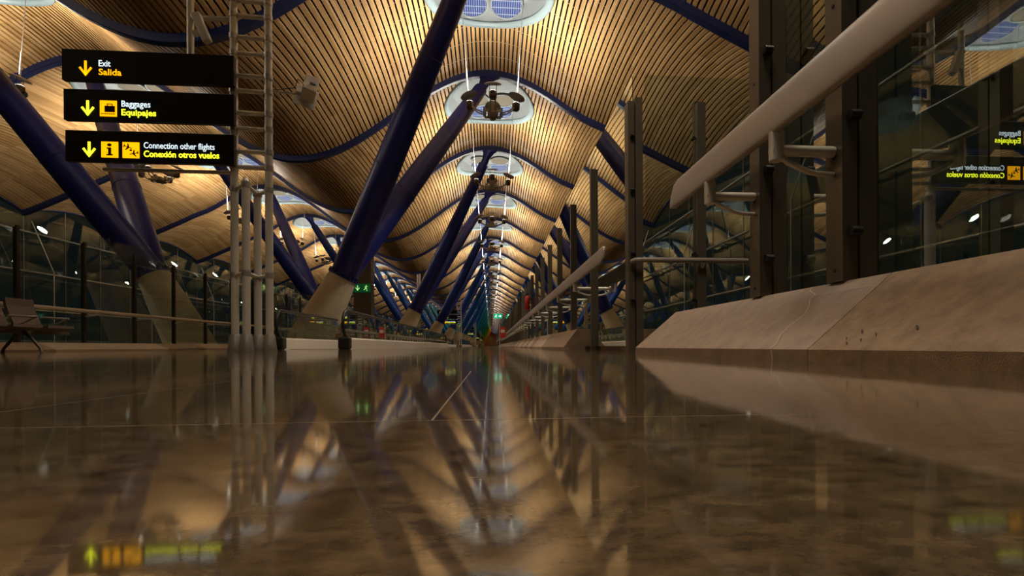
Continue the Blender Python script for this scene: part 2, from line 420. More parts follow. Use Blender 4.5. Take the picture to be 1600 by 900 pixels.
# ------------------------------------------------------------------ pendant lamps
ZP = 9.1
def pendant():
    root = empty('pendant_lamp', (0, 0, ZP))
    f = MB()
    for s in (-1, 1):
        f.box(-0.3, 0.3, s * 0.28 - 0.03, s * 0.28 + 0.03, -0.42, -0.34); f.box(s * 0.28 - 0.03, s * 0.28 + 0.03, -0.3, 0.3, -0.42, -0.34)
        f.box(-0.2, 0.2, s * 0.12 - 0.05, s * 0.12 + 0.05, -0.40, -0.22)
    f.build('hub_frame', M['lamp_arm'], root)
    for q in range(4):
        Mx = Matrix.Rotation(q * PI / 2, 4, 'Z')
        a = MB()
        for s in (-0.09, 0.09):
            a.tube([Mx @ Vector((0.27, s, -0.38)), Mx @ Vector((0.55, s, -0.30)), Mx @ Vector((0.84, s, -0.12))], 0.026, 6)
        a.box(0.26, 0.36, -0.07, 0.07, -0.46, -0.16, 0, Mx)
        a.build('arm', M['lamp_arm'], root)
        h = MB(); h.tube([Mx @ Vector((0.86, 0, -0.22)), Mx @ Vector((0.86, 0, -0.16)), Mx @ Vector((0.86, 0, 0.02)), Mx @ Vector((0.86, 0, 0.06))], [0.10, 0.14, 0.15, 0.09], 14)
        hh = h.build('lamp_head', M['lamp_dark'], root)
        l = MB(); l.tube([Mx @ Vector((0.86, 0, 0.06)), Mx @ Vector((0.86, 0, 0.075))], 0.11, 12); l.build('lens', M['lens'], hh)
        r = MB(); T = Mx @ Matrix.Translation((0.90, 0, 0.30)) @ Matrix.Rotation(0.35, 4, 'Y')
        r.loft([[T @ Vector((rad * math.cos(2 * PI * i / 20), rad * math.sin(2 * PI * i / 20), z)) for i in range(20)] for rad, z in ((0.02, 0.06), (0.22, 0.045), (0.31, 0.0), (0.32, -0.02), (0.30, -0.015), (0.2, 0.02), (0.02, 0.03))], 0, True, False)
        r.tube([Mx @ Vector((0.86, 0.12, 0.02)), Mx @ Vector((0.89, 0.13, 0.3))], 0.012, 5); r.tube([Mx @ Vector((0.86, -0.12, 0.02)), Mx @ Vector((0.89, -0.13, 0.3))], 0.012, 5)
        r.build('reflector_disc', M['reflector'], root)
    for s in (-1, 1):
        t = MB(); x1 = s * 1.15
        t.tube([(s * 0.92, -0.06, 0.33), (x1, 0.0, 3.95)], 0.014, 5)
        t.build('suspension_cable', M['cable'], root)
        t = MB(); t.tube([(s * 0.92, -0.06, 0.33), (s * (0.92 + 0.23 * 0.25), -0.05, 1.2)], 0.028, 6)
        t.build('suspension_rod', M['cable'], root)
    return root
for a, row, dx in ((A0, 'central crest', 0.12), (A1, 'left crest', 0.15)):
    p = None
    for k in range(K0, K1):
        if p is None: p = pendant(); o = p
        elif k <= 26: o = copy_tree(p)
        else: continue
        y = B0 + k * BAY + 4.5
        o.location = (a + dx, y, ZP)
        if k < 0: lab = 'pendant lamp cluster under the %s overhead, out of the photo, %s' % (row, 'ahead of the camera' if k == -1 else 'above the camera')
        elif k < 8: lab = 'hanging bronze lamp cluster with reflector discs, %s under the %s' % (ORD[k], row)
        else: lab = 'faraway speck of a lamp cluster under the %s beyond the eighth' % row
        tag(o, lab, 'pendant lamp', 'lamp clusters under the %s' % row)
lu = bpy.data.lights.new('lamp_uplight', 'AREA'); lu.shape = 'DISK'; lu.size = 0.8; lu.energy = UP_W; lu.color = LAMP_COL; lu.spread = math.radians(156)
ld = bpy.data.lights.new('lamp_downlight', 'SPOT'); ld.spot_size = math.radians(104); ld.spot_blend = 0.45; ld.shadow_soft_size = 1.2; ld.energy = DOWN_W; ld.color = (1.0, 0.88, 0.73)
ld2 = ld.copy(); ld2.energy = DOWN_W * 0.75; ld2.shadow_soft_size = 0.9; ld3 = ld.copy(); ld3.shadow_soft_size = 0.15; ld3.energy = DOWN_W * 1.15
lu2 = bpy.data.lights.new('lamp_uplight_far', 'AREA'); lu2.shape = 'DISK'; lu2.size = 2.6; lu2.energy = UP_W * 2; lu2.color = LAMP_COL; lu2.spread = math.radians(156)
for a, dx in ((A0, 0.12), (A1, 0.15)):
    for k in range(K0, K1):
        y = B0 + k * BAY + 4.5
        if k > 26 and k % 2: continue
        for sg in (-1, 1):                    # the lamp heads to either side throw their light outwards and up
            o = bpy.data.objects.new('lamp_uplight', lu if k <= 26 else lu2); C.objects.link(o)
            o.location = (a + dx + sg * 0.5, y, ZP + 0.8); o.rotation_euler = (PI, sg * math.radians(TILT), 0)
        if k <= 14:
            o = bpy.data.objects.new('lamp_downlight', ld if k < 0 else (ld3 if k == 0 else ld2)); C.objects.link(o); o.location = (a + dx, y, ZP - 0.5)

# ------------------------------------------------------------------ leaning columns
def circle(c, d, r, n=24, up=None):
    d = Vector(d).normalized(); u = d.cross(Vector((0, 1, 0))).normalized(); w_ = d.cross(u)
    return [Vector(c) + (u * math.cos(2 * PI * i / n) + w_ * math.sin(2 * PI * i / n)) * r for i in range(n)]
def column(sg, mats):
    """sg=+1 leans towards +x; local origin at the floor below the crest the arms carry"""
    root = empty('leaning_column')
    top = Vector((-5.35 * sg, 0, 2.62)); base = Vector((-6.7 * sg, 0, 0)); ax = (top - base).normalized()
    m = MB()
    m.loft([circle(base + Vector((0, 0, -0.02)), (0, 0, 1), 0.84, 32)] + [circle(base.lerp(top, t), Vector((0, 0, 1)).lerp(ax, t), 0.84 + (0.50 - 0.84) * t, 32) for t in (0.25, 0.5, 0.75, 1.0)], 0, True)
    m.build('concrete_base', M['concrete'], root)
    m = MB(); m.loft([circle(top + ax * a, ax, r, 32) for a, r in ((-0.03, 0.53), (0.03, 0.53), (0.05, 0.50))], 0, False)
    for i in range(22):
        an = 2 * PI * i / 22; u = ax.cross(Vector((0, 1, 0))).normalized(); w_ = ax.cross(u)
        p = top + ax * 0.09 + (u * math.cos(an) + w_ * math.sin(an)) * 0.52
        m.tube([p - ax * 0.1, p + ax * 0.06], 0.035, 6)
    m.build('bolted_flange', mats, root)
    for sy in (-1, 1):
        end = Vector((0.0, sy * 4.5, 12.42)); st = top + ax * 0.02
        d = (end - st).normalized(); ln = (end - st).length
        m = MB(); rings = []
        for t, r in ((0, 0.47), (0.12, 0.47), (0.30, 0.455), (0.5, 0.42), (0.7, 0.37), (0.86, 0.32), (0.925, 0.29)):
            dd = ax.lerp(d, min(1, t * 8)); rings.append(circle(st + d * ln * t, dd, r))
        m.loft(rings, 0, True)
        ar = m.build('arm', mats, root)
        j = MB(); rr = 0.292
        for t in (0.36, 0.66):
            rad = 0.455 if t < 0.5 else 0.385
            j.loft([circle(st + d * (ln * t - 0.02), d, rad * .985), circle(st + d * (ln * t - 0.015), d, rad + .008), circle(st + d * (ln * t + 0.015), d, rad + .008), circle(st + d * (ln * t + 0.02), d, rad * .985)], 0, True, False)
        j.build('weld_band', mats, ar)
        f = MB()
        c0 = st + d * ln * 0.91
        n = 16
        def oval(c, ax_, ay_): return [c + Vector((ax_ * math.cos(2 * PI * i / n), ay_ * math.sin(2 * PI * i / n), 0)) for i in range(n)]
        f.loft([oval(c0, 0.27, 0.30), oval(c0.lerp(end, 0.5), 0.24, 0.22), oval(c0.lerp(end, 0.85), 0.36, 0.20), oval(end + Vector((0, 0, -0.06)), 0.46, 0.2), oval(end + Vector((0, 0, 0.01)), 0.46, 0.2)], 0, True)
        f.build('fork_head', mats, ar)
    return root
proto = {1: None, -1: None}
def repaint(o, m):
    if o.type == 'MESH' and o.name.split('.')[0] != 'concrete_base':
        o.material_slots[0].link = 'OBJECT'; o.material_slots[0].material = m
    for ch in o.children: repaint(ch, m)
for i in range(0, 26):
    D = B0 + 4.5 + 18 * i
    cmt = mat('column_paint', ramp(D), 0.38, spec=0.35)
    for sg, a, row in ((1, A0, 'beside the moving walkway'), (-1, A1, 'behind the left glass screen')):
        if proto[sg] is None: proto[sg] = o = column(sg, cmt)
        else: o = copy_tree(proto[sg])
        repaint(o, cmt); o.location = (a, D, 0)
        if i < 6: lab = '%s two-armed leaning column on concrete cone, %s in the row %s' % (['navy', 'navy', 'deep blue', 'blue', 'bright blue', 'blue-green'][i], ORD[i], row)
        else: lab = 'remote tinted leaning column past the sixth in the row %s' % row
        tag(o, lab, 'column', 'leaning columns %s' % row)

# ------------------------------------------------------------------ right-hand stone plinths
XG = 1.545
def plinth_slab(x0, xt, xb, zl, zt, y0, y1, sg=1):
    m = MB(); e = 0.002
    poly = [(x0, 0), (x0, zl - 0.004), (x0 + sg * 0.004, zl), (xt, zt), (xb, zt), (xb, 0)]
    m.prism(poly, 'y', y0 + e, y1 - e); return m
def on_slope(y, t, up=0.0015):                # t: 0 at the lip, 1 at the glass
    return Vector((1.19 + 0.345 * t - up * 0.64, y, 0.05 + 0.29 * t + up * 0.77))
near = empty('stone_plinth', (0, 0, 0)); tag(near, 'large sloping brown stone plinth with a pale crack, nearest at right', 'stone plinth')
plinth_slab(1.19, 1.535, 1.70, 0.05, 0.34, -0.8, 1.86).build('slab', M['stone_warm'], near)
s2 = plinth_slab(1.19, 1.535, 1.70, 0.05, 0.34, 1.86, 4.2).build('slab', M['stone'], near)
cr = MB()
def crack(pts, wd):
    for (y0, t0), (y1, t1) in zip(pts, pts[1:]):
        a, b = on_slope(y0, t0), on_slope(y1, t1); d = (b - a); q = Vector((0.64, 0, -0.77)).cross(d).normalized() * wd
        cr.add([a - q, a + q, b + q, b - q], [(0, 1, 2, 3)])
crack([(2.12, 0.0), (2.115, 0.08), (2.16, 0.2), (2.17, 0.34), (2.15, 0.5), (2.19, 0.64), (2.25, 0.76), (2.25, 0.84), (2.34, 0.93), (2.36, 1.0)], 0.0024)
crack([(2.25, 0.83), (2.18, 0.83), (2.10, 0.835), (2.02, 0.83), (1.96, 0.835), (1.9, 0.84)], 0.0014)
crack([(2.06, 0.83), (2.08, 0.79)], 0.001)
crack([(2.75, 0.62), (2.82, 0.80)], 0.0008)
crack([(2.60, 0.40), (2.64, 0.47), (2.66, 0.60)], 0.0007)
cr.add([Vector((1.1885, 2.115, z)) + Vector((0, y, 0)) for z, y in ((0.05, -0.004), (0.05, 0.004), (0.001, -0.008), (0.001, -0.016))], [(0, 1, 2, 3)])
cr.build('crack', M['crack'], s2)
ch = MB()
random.seed(3)
for (yy, tt) in ((1.70, 0.12), (1.66, 0.2), (1.62, 0.1), (1.58, 0.16), (1.67, 0.06), (1.44, 0.22), (1.12, 0.26)):
    n = 9; c = on_slope(yy, tt, 0.0012)
    u = Vector((0, 1, 0)); v = (on_slope(0, 1) - on_slope(0, 0)).normalized(); a = random.uniform(0, PI)
    pts = []
    for i in range(n):
        r = random.uniform(0.4, 1.0); x = r * 0.024 * math.cos(2 * PI * i / n); y = r * 0.005 * math.sin(2 * PI * i / n)
        pts.append(c + u * (x * math.cos(.9) - y * math.sin(.9)) * 1.0 + v * (x * math.sin(.9) + y * math.cos(.9)) * 0.7)
    ch.add(pts, [tuple(range(n))])
ch.build('chips', M['chip'], near.children[0])
far = empty('stone_plinth', (0, 0, 0)); tag(far, 'long sloping stone plinth running away under the far right glass screen', 'stone plinth')
ys = [8.45 + 1.25 * i for i in range(64)]
for a, b in zip(ys, ys[1:]):
    plinth_slab(1.19, 1.42, 1.66, 0.05, 0.34, a, b).build('slab', M['stone'] if random.random() < 0.6 else M['pale_stone'], far)
blk = empty('stone_plinth', (0, 0, 0)); tag(blk, 'low plain stone block closing the gap between the two right-hand plinths', 'stone plinth')
m = MB(); m.box(1.665, 2.12, 8.45, 8.75, 0, 0.34); m.build('slab', M['stone'], blk)
m = MB(); m.box(2.125, 3.55, 8.40, 8.75, 0, 0.34); m.build('slab', M['stone'], blk)

# ------------------------------------------------------------------ glass screens
def post_parts(root, x, y, h=2.68, along='y', d=0.055, foot=0.0, clamps=True, slim=1.0, pm='post'):
    m = MB()
    if along == 'y':
        m.box(x - 0.075 * slim, x - 0.006, y - d, y + d, foot, h); m.box(x - 0.006, x + 0.006, y - 0.01, y + 0.01, foot, h)
        m.box(x + 0.006, x + 0.085 * slim, y - d, y + d, foot, h + 0.04)
    else:
        m.box(x - d, x + d, y - 0.07, y - 0.006, foot, h); m.box(x - 0.01, x + 0.01, y - 0.006, y + 0.006, foot, h)
        m.box(x - d, x + d, y + 0.006, y + 0.07, foot, h + 0.04)
    p = m.build('post', M[pm], root)
    if clamps:
        for z in (0.55, 1.05, 1.72, 2.3):
            c = MB()
            if along == 'y':
                c.tube([(x - 0.055, y - d - 0.022, z), (x - 0.01, y - d - 0.022, z)], 0.022, 8)
                c.tube([(x - 0.03, y - d - 0.02, z), (x - 0.03, y + d + 0.03, z)], 0.012, 8)
                c.tube([(x - 0.079, y, z - 0.16), (x - 0.03, y, z - 0.16), (x - 0.03, y, z)], 0.009, 6)
            else:
                c.tube([(x - d - 0.03, y - 0.05, z), (x - d - 0.03, y + 0.0, z)], 0.02, 8)
                c.tube([(x - d - 0.03, y - 0.03, z), (x + d + 0.03, y - 0.03, z)], 0.012, 8)
            c.build('clamp', M['clamp'], p)
    return p
def pane(root, x0, x1, y0, y1, z0, z1, gm='glass'):
    m = MB(); m.box(x0, x1, y0, y1, z0, z1); m.build('glass_pane', M[gm], root)
ns = empty('glass_screen', (0, 0, 0)); tag(ns, 'tall glass screen with dark posts standing on the cracked plinth at right', 'glass screen')
for y in (-0.55, 0.35, 1.05, 2.17, 2.86): post_parts(ns, XG + 0.045, y, d=0.055, foot=0.34 if y < 4.2 else 0)
for a, b in ((-0.55, 1.05), (1.05, 2.86)): pane(ns, XG + 0.132, XG + 0.144, a + 0.004, b - 0.004, 0.36, 2.98, 'near_glass')
fs = empty('glass_screen', (0, 0, 0)); tag(fs, 'long glass screen whose dark posts recede along the right side of the hall', 'glass screen')
py = [5.5] + [7.62 + 1.92 * i for i in range(0, 74)]
for i, y in enumerate(py):
    post_parts(fs, XG, y, d=0.07 if i == 0 else 0.045, foot=0.0 if i == 0 else (0.0 if y < 8.45 else 0.34), clamps=i == 0, slim=1.0 if i == 0 else 0.8)
for i, (a, b) in enumerate(zip(py, py[1:])): pane(fs, XG - 0.006, XG + 0.006, a + 0.004, b - 0.004, 0.06 if a < 8 else 0.36, 2.98, 'near_glass')
for yy, lab in ((5.47, 'glass screen across the side passage, between the big dark post and the bumper rail end'), (2.98, 'glass screen across the near side of the passage behind the right plinth')):
    ts = empty('glass_screen', (0, 0, 0)); tag(ts, lab, 'glass screen')
    xs = (2.27, 3.15)
    for x in xs: post_parts(ts, x, yy, along='x', d=0.045)
    for i in range(len(xs)):
        a = ((XG + 0.12 if yy > 4 else 1.72) if i == 0 else xs[i - 1]); pane(ts, a + 0.004, xs[i] - 0.004, yy - 0.006, yy + 0.006, 0.06, 2.98)

# ------------------------------------------------------------------ bumper handrails at right
def bumper(y0, y1, label, brs, closed_far, closed_near):
    root = empty('handrail', (0, 0, 0)); tag(root, label, 'handrail')
    m = MB(); n = 28; XC, ZC = 1.255, 1.085
    def sec(y, s):
        out = []
        for i in range(n):
            a = 2 * PI * i / n
            px, pz = 0.021 * math.copysign(abs(math.cos(a)) ** 0.35, math.cos(a)) * s, 0.100 * math.copysign(abs(math.sin(a)) ** 0.75, math.sin(a)) * s
            out.append((XC + px + 0.18 * pz, y, ZC + pz))
        return out
    st = [(y0 + 0.0, 0.45), (y0 + 0.03, 0.85), (y0 + 0.08, 1.0)] if closed_near else [(y0, 1.0)]
    en = [(y1 - 0.10, 1.0), (y1 - 0.04, 0.86), (y1, 0.4)] if closed_far else [(y1, 1.0)]
    m.loft([sec(*q) for q in st + en]); m.build('rail', M['rail'], root)
    for y in brs:
        b = MB()
        b.tube([(1.25, y, 0.995), (1.25, y, 0.87)], 0.032, 10)
        xe = XG - 0.032 if y < 4 else XG - 0.062
        b.tube([(1.225, y, 0.915), (xe, y, 0.915)], 0.024, 10)
        b.tube([(1.27, y, 0.895), (1.30, y, 0.865), (1.40, y, 0.825), (1.44, y, 0.818), (xe, y, 0.815)], 0.013, 8)
        b.build('bracket', M['tube'], root)
bumper(-0.7, 3.5, 'wide pale bumper handrail crossing the upper right, ending above the near plinth', (0.35, 1.05, 2.17, 2.86), True, False)
bumper(5.68, 120, 'long pale bumper handrail receding along the far right glass screen', [y for y in py if 7 < y < 70], False, True)
pr = empty('handrail', (0, 0, 0)); tag(pr, 'slim round rail with a rounded end crossing the side passage', 'handrail')
m = MB(); m.tube([(1.50, 5.40, 0.955), (1.52, 5.36, 0.965), (1.58, 5.345, 0.967), (2.75, 5.345, 0.967)], 0.027, 10); m.build('rail', M['rail'], pr)
m = MB(); m.tube([(2.27, 5.345, 0.95), (2.27, 5.41, 0.90)], 0.016, 8); m.build('bracket', M['tube'], pr)

# ------------------------------------------------------------------ left glass screen, plinth and rail
lp = empty('stone_plinth', (0, 0, 0)); tag(lp, 'low pale stone plinth along the foot of the left glass screen', 'stone plinth')
ys = [4.0 + 1.9 * i for i in range(40)]
for i, (a, b) in enumerate(zip(ys, ys[1:])):
    m = MB(); e = 0.004
    poly = [(-9.0, 0), (-9.0, 0.04), (-9.37, 0.19), (-9.54, 0.19), (-9.54, 0)]
    m.prism(poly, 'y', a + e, b - e); m.build('slab', M['pale_stone'] if i % 3 else M['stone'], lp)
ls = empty('glass_screen', (0, 0, 0)); tag(ls, 'glass screen with slender dark posts along the left side of the hall', 'glass screen')
py2 = [6.07 + 1.72 * i for i in range(48)]
for i, y in enumerate(py2): post_parts(ls, -9.45, y, h=2.5, d=0.035, foot=0.19, clamps=False, slim=0.5, pm='slim_post')
for a, b in zip(py2, py2[1:]): pane(ls, -9.456, -9.444, a + 0.004, b - 0.004, 0.19, 2.78)
lr = empty('handrail', (0, 0, 0)); tag(lr, 'slim pale handrail along the left glass screen behind the seats', 'handrail')
m = MB(); m.tube([(-9.18, 4.5, 0.915), (-9.18, 85, 0.915)], 0.042, 10); m.build('rail', M['white_metal'], lr)
for y in py2[:30]:
    b = MB(); b.tube([(-9.18, y, 0.88), (-9.18, y, 0.83), (-9.408, y, 0.81)], 0.018, 6); b.build('bracket', M['tube'], lr)

# ------------------------------------------------------------------ sign tower
def text_mesh(s, size, bold):
    cu = bpy.data.curves.new('text', 'FONT'); cu.body = s; cu.size = size; cu.extrude = 0.002; cu.offset = bold; cu.resolution_u = 3
    ob = bpy.data.objects.new('text', cu); C.objects.link(ob)
    dg = bpy.context.evaluated_depsgraph_get(); me = bpy.data.meshes.new_from_object(ob.evaluated_get(dg))
    bpy.data.objects.remove(ob); bpy.data.curves.remove(cu); return me
def put_text(root, s, x, z, width, size, bold, m, y, name='lettering'):
    me = text_mesh(s, size, bold); xs = [v.co.x for v in me.vertices]; w0 = max(xs) - min(xs); k = width / w0; x0 = min(xs)
    for v in me.vertices: v.co = Vector(((v.co.x - x0) * k + x, y - v.co.z, v.co.y + z))
    me.materials.clear(); me.materials.append(m); me.update()
    o = bpy.data.objects.new(name, me); C.objects.link(o); o.parent = root; return o
YF = -0.035                                   # front face of a panel, local
def flat(root, name, polys, m, y=YF - 0.004, th=0.003):
    b = MB()
    for p in polys: b.prism(p, 'y', y - th, y)
    return b.build(name, m, root)
def arrow(root, x, z, s, m):
    w_ = 0.016 * s / 0.1
    flat(root, 'arrow', [[(x - w_, z + 1.0 * s), (x + w_, z + 1.0 * s), (x + w_, z - 0.9 * s), (x - w_, z - 0.9 * s)],
        [(x - 0.85 * s, z + 0.02 * s), (x - 0.62 * s, z + 0.20 * s), (x + 0.08 * s, z - 0.78 * s), (x, z - 1.08 * s)],
        [(x + 0.85 * s, z + 0.02 * s), (x, z - 1.08 * s), (x - 0.08 * s, z - 0.78 * s), (x + 0.62 * s, z + 0.20 * s)]], m)
def square(root, x, z, h, m): flat(root, 'icon_square', [[(x - h, z - h), (x + h, z - h), (x + h, z + h), (x - h, z + h)]], m, YF - 0.003, 0.003)
def shape(pts, x, z, s, rot=0.0, flip=1):
    c, q = math.cos(rot), math.sin(rot)
    return [(x + s * (flip * px * c - pz * q), z + s * (flip * px * q + pz * c)) for px, pz in pts]
PLANE = [(1.0, 0.0), (0.85, 0.09), (0.3, 0.1), (-0.15, 0.75), (-0.35, 0.75), (-0.1, 0.1), (-0.6, 0.08), (-0.8, 0.32), (-0.95, 0.32), (-0.85, 0.0),
         (-0.95, -0.32), (-0.8, -0.32), (-0.6, -0.08), (-0.1, -0.1), (-0.35, -0.75), (-0.15, -0.75), (0.3, -0.1), (0.85, -0.09)]
RUNGS = (2.59, 2.81, 3.13, 3.35, 3.66, 3.87, 4.18, 4.41, 4.71, 4.92)
def sign_tower():
    root = empty('sign_tower')
    ct = {}
    for nm, an, top in (('l', 185, 5.25), ('f', 275, 2.33), ('r', 5, 5.25), ('b', 95, 2.25)):
        a = math.radians(an); x, y = 0.225 * math.cos(a), 0.225 * math.sin(a); ct[nm] = (x, y)
        m = MB(); m.tube([(x, y, 0.05), (x, y, top)], 0.052, 14)
        if nm == 'f': m.tube([(x, y, top), (x, y, top + 0.05)], [0.05, 0.03], 12)
        p = m.build('pole', M['tube'], root)
        f = MB(); f.tube([(x, y, 0.0), (x, y, 0.02), (x, y, 0.24), (x, y, 0.25)], [0.10, 0.098, 0.07, 0.055], 14); f.build('foot', M['foot'], p)
        for z in ((1.08, 2.28) + (RUNGS if top > 3 else ())):
            c = MB(); c.tube([(x, y, z - 0.035), (x, y, z + 0.035)], 0.060, 12); c.build('collar', M['steel'], p)
    for z in (1.08, 2.28):
        m = MB()
        for a, b in (('l', 'f'), ('f', 'b'), ('b', 'r')): m.tube([(*ct[a], z), (*ct[b], z)], 0.03, 10)
        m.build('cross_tube', M['tube'], root)
    for z in RUNGS:
        m = MB(); m.tube([(*ct['l'], z), (*ct['r'], z)], 0.032, 10); m.build('rung', M['tube'], root)
    YS = 0.05
    for z in (3.06, 3.63, 2.545):
        m = MB(); m.tube([(-2.0, YS + 0.03, z), (-0.24, YS + 0.05, z)], 0.026, 10); m.build('bracket_tube', M['tube'], root)
    m = MB(); m.tube([(-0.86, YS + 0.05, 4.0), (-0.86, YS + 0.05, 5.2)], 0.045, 12); m.build('hanger_pole', M['tube'], root)
    m = MB(); m.tube([(-0.86, YS + 0.05, 4.72), (-0.24, YS + 0.05, 4.72)], 0.035, 10); m.build('hanger_tube', M['tube'], root)
    x0, x1 = -2.36, -0.165; H = 0.412
    for i, zc in enumerate((3.868, 3.335, 2.782)):
        p = MB(); p.box(x0 + 0.02 * i, x1 + 0.0, -0.034, 0.034, zc - H / 2, zc + H / 2); pn = p.build('sign_panel', M['sign'], root)
        pn.location = (0, -0.115, 0)
        if i == 0:
            arrow(pn, -2.060, zc - 0.045, 0.10, M['yellow'])
            put_text(pn, 'Exit', -1.895, zc - 0.012, 0.148, 0.118, 0.0005, M['lit_white'], YF - 0.004)
            put_text(pn, 'Salida', -1.895, zc - 0.128, 0.286, 0.118, 0.0012, M['yellow'], YF - 0.004)
        elif i == 1:
            arrow(pn, -2.035, zc - 0.045, 0.10, M['lime']); X = -1.775; square(pn, X, zc - 0.045, 0.107, M['yellow'])
            zq = zc - 0.025
            flat(pn, 'pictogram', [[(X - 0.045, zq - 0.07), (X + 0.085, zq - 0.07), (X + 0.085, zq + 0.015), (X - 0.045, zq + 0.015)],
                [(X - 0.015, zq + 0.015), (X - 0.005, zq + 0.015), (X - 0.005, zq + 0.035), (X + 0.045, zq + 0.035), (X + 0.045, zq + 0.015), (X + 0.055, zq + 0.015), (X + 0.055, zq + 0.045), (X - 0.015, zq + 0.045)]]
                + [[(X - 0.09 + 0.02 * q, zq - 0.10), (X - 0.076 + 0.02 * q, zq - 0.10), (X - 0.076 + 0.02 * q, zq - 0.086), (X - 0.09 + 0.02 * q, zq - 0.086)] for q in range(9)], M['sign'], YF - 0.008)
            put_text(pn, 'Baggages', -1.610, zc - 0.012, 0.367, 0.118, 0.0005, M['lit_white'], YF - 0.004)
            put_text(pn, 'Equipajes', -1.610, zc - 0.128, 0.439, 0.118, 0.0012, M['lime'], YF - 0.004)
        else:
            arrow(pn, -2.020, zc - 0.045, 0.10, M['lime']); X = -1.760; square(pn, X, zc - 0.045, 0.107, M['yellow'])
            z = zc - 0.045
            flat(pn, 'pictogram', [[(X + 0.028 * math.cos(2 * PI * k / 14) - 0.002, z + 0.062 + 0.022 * math.sin(2 * PI * k / 14)) for k in range(14)],
                [(X - 0.035, z + 0.028), (X + 0.02, z + 0.028), (X + 0.02, z - 0.06), (X + 0.04, z - 0.06), (X + 0.04, z - 0.08), (X - 0.04, z - 0.08), (X - 0.04, z - 0.06), (X - 0.018, z - 0.06), (X - 0.018, z + 0.01), (X - 0.035, z + 0.01)]], M['sign'], YF - 0.008)
            X = -1.492; square(pn, X, z, 0.107, M['yellow'])
            flat(pn, 'pictogram', [shape(PLANE, X - 0.038, z + 0.04, 0.062, -0.35), shape(PLANE, X + 0.042, z - 0.045, 0.062, 0.25, -1),
                 [(X - 0.02, z + 0.0), (X + 0.0, z + 0.012), (X + 0.02, z + 0.0), (X + 0.012, z - 0.012), (X - 0.012, z - 0.012)]], M['sign'], YF - 0.008)
            put_text(pn, 'Connection other flights', -1.330, zc - 0.012, 0.912, 0.118, 0.0004, M['lit_white'], YF - 0.004)
            put_text(pn, 'Conexión otros vuelos', -1.330, zc - 0.128, 0.972, 0.118, 0.0012, M['lime'], YF - 0.004)
    return root
TW = sign_tower(); TW.location = (-3.335, 7.6, 0)
tag(TW, 'large steel sign tower with three black panels, nearest at left', 'sign tower', 'sign towers along the hall')
for i, (x, y) in enumerate(((-3.5, 58), (-3.4, 112), (-3.4, 168), (-3.4, 225))):
    o = copy_tree(TW); o.location = (x, y, 0)
    tag(o, ['small second sign tower beyond the end of the walkway balustrade', 'third sign tower, tiny with yellow glow, past the second',
            'fourth sign tower, a speck between the third and the vanishing point', 'fifth and farthest sign tower at the vanishing point'][i], 'sign tower', 'sign towers along the hall')

# device boxes on the tower
bx = empty('antenna_box', (-2.56, 7.58, 3.63)); bx.scale = (0.8,) * 3; tag(bx, 'grey box with a backing plate on an arm off the sign tower ladder', 'equipment box')
Mb = Matrix.Rotation(math.radians(24), 4, 'Z') @ Matrix.Rotation(math.radians(14), 4, 'Y') @ Matrix.Rotation(math.radians(-18), 4, 'X')
m = MB(); m.box(-0.11, 0.12, -0.30, 0.0, -0.15, 0.17, 0, Mb)
o = m.build('housing', M['box_grey'], bx); bv = o.modifiers.new('bevel', 'BEVEL'); bv.width = 0.012; bv.segments = 2
m = MB(); m.box(-0.20, 0.16, 0.02, 0.04, -0.26, 0.18, 0, Mb); m.build('back_plate', M['box_grey'], bx)
m = MB(); m.box(-0.01, 0.08, -0.312, -0.301, -0.02, 0.01, 0, Mb); m.build('connector', M['clamp'], bx)
m = MB(); m.tube([(-0.60, 0.0, 0.04), (-0.16, 0.02, 0.02)], 0.017, 8); m.box(-0.2, -0.09, -0.05, 0.05, -0.06, 0.08, 0, Mb); m.build('arm', M['tube'], bx)
m = MB(); m.tube([(-0.58, -0.02, 0.06), (-0.2, -0.06, 0.09), (-0.05, -0.33, 0.11), (0.02, -0.335, 0.06), (0.05, -0.325, 0.0)], 0.007, 6); m.build('cord', M['rubber'], bx)
cv = empty('security_camera', (-4.02, 7.55, 4.63)); tag(cv, 'slim grey camera hung from the top frame of the sign tower', 'camera')
Mc = Matrix.Rotation(math.radians(-22), 4, 'Y')
m = MB(); m.box(-0.055, 0.055, -0.05, 0.05, -0.36, 0.06, 0, Mc); o = m.build('body', M['box_grey'], cv); bv = o.modifiers.new('bevel', 'BEVEL'); bv.width = 0.02; bv.segments = 2
m = MB(); m.tube([(-0.06, 0.03, 0.0), (-0.12, 0.08, 0.08), (-0.10, 0.12, 0.14)], 0.02, 8); m.box(-0.14, 0.0, 0.0, 0.06, -0.2, -0.14, 0, Mc); m.build('mount', M['tube'], cv)

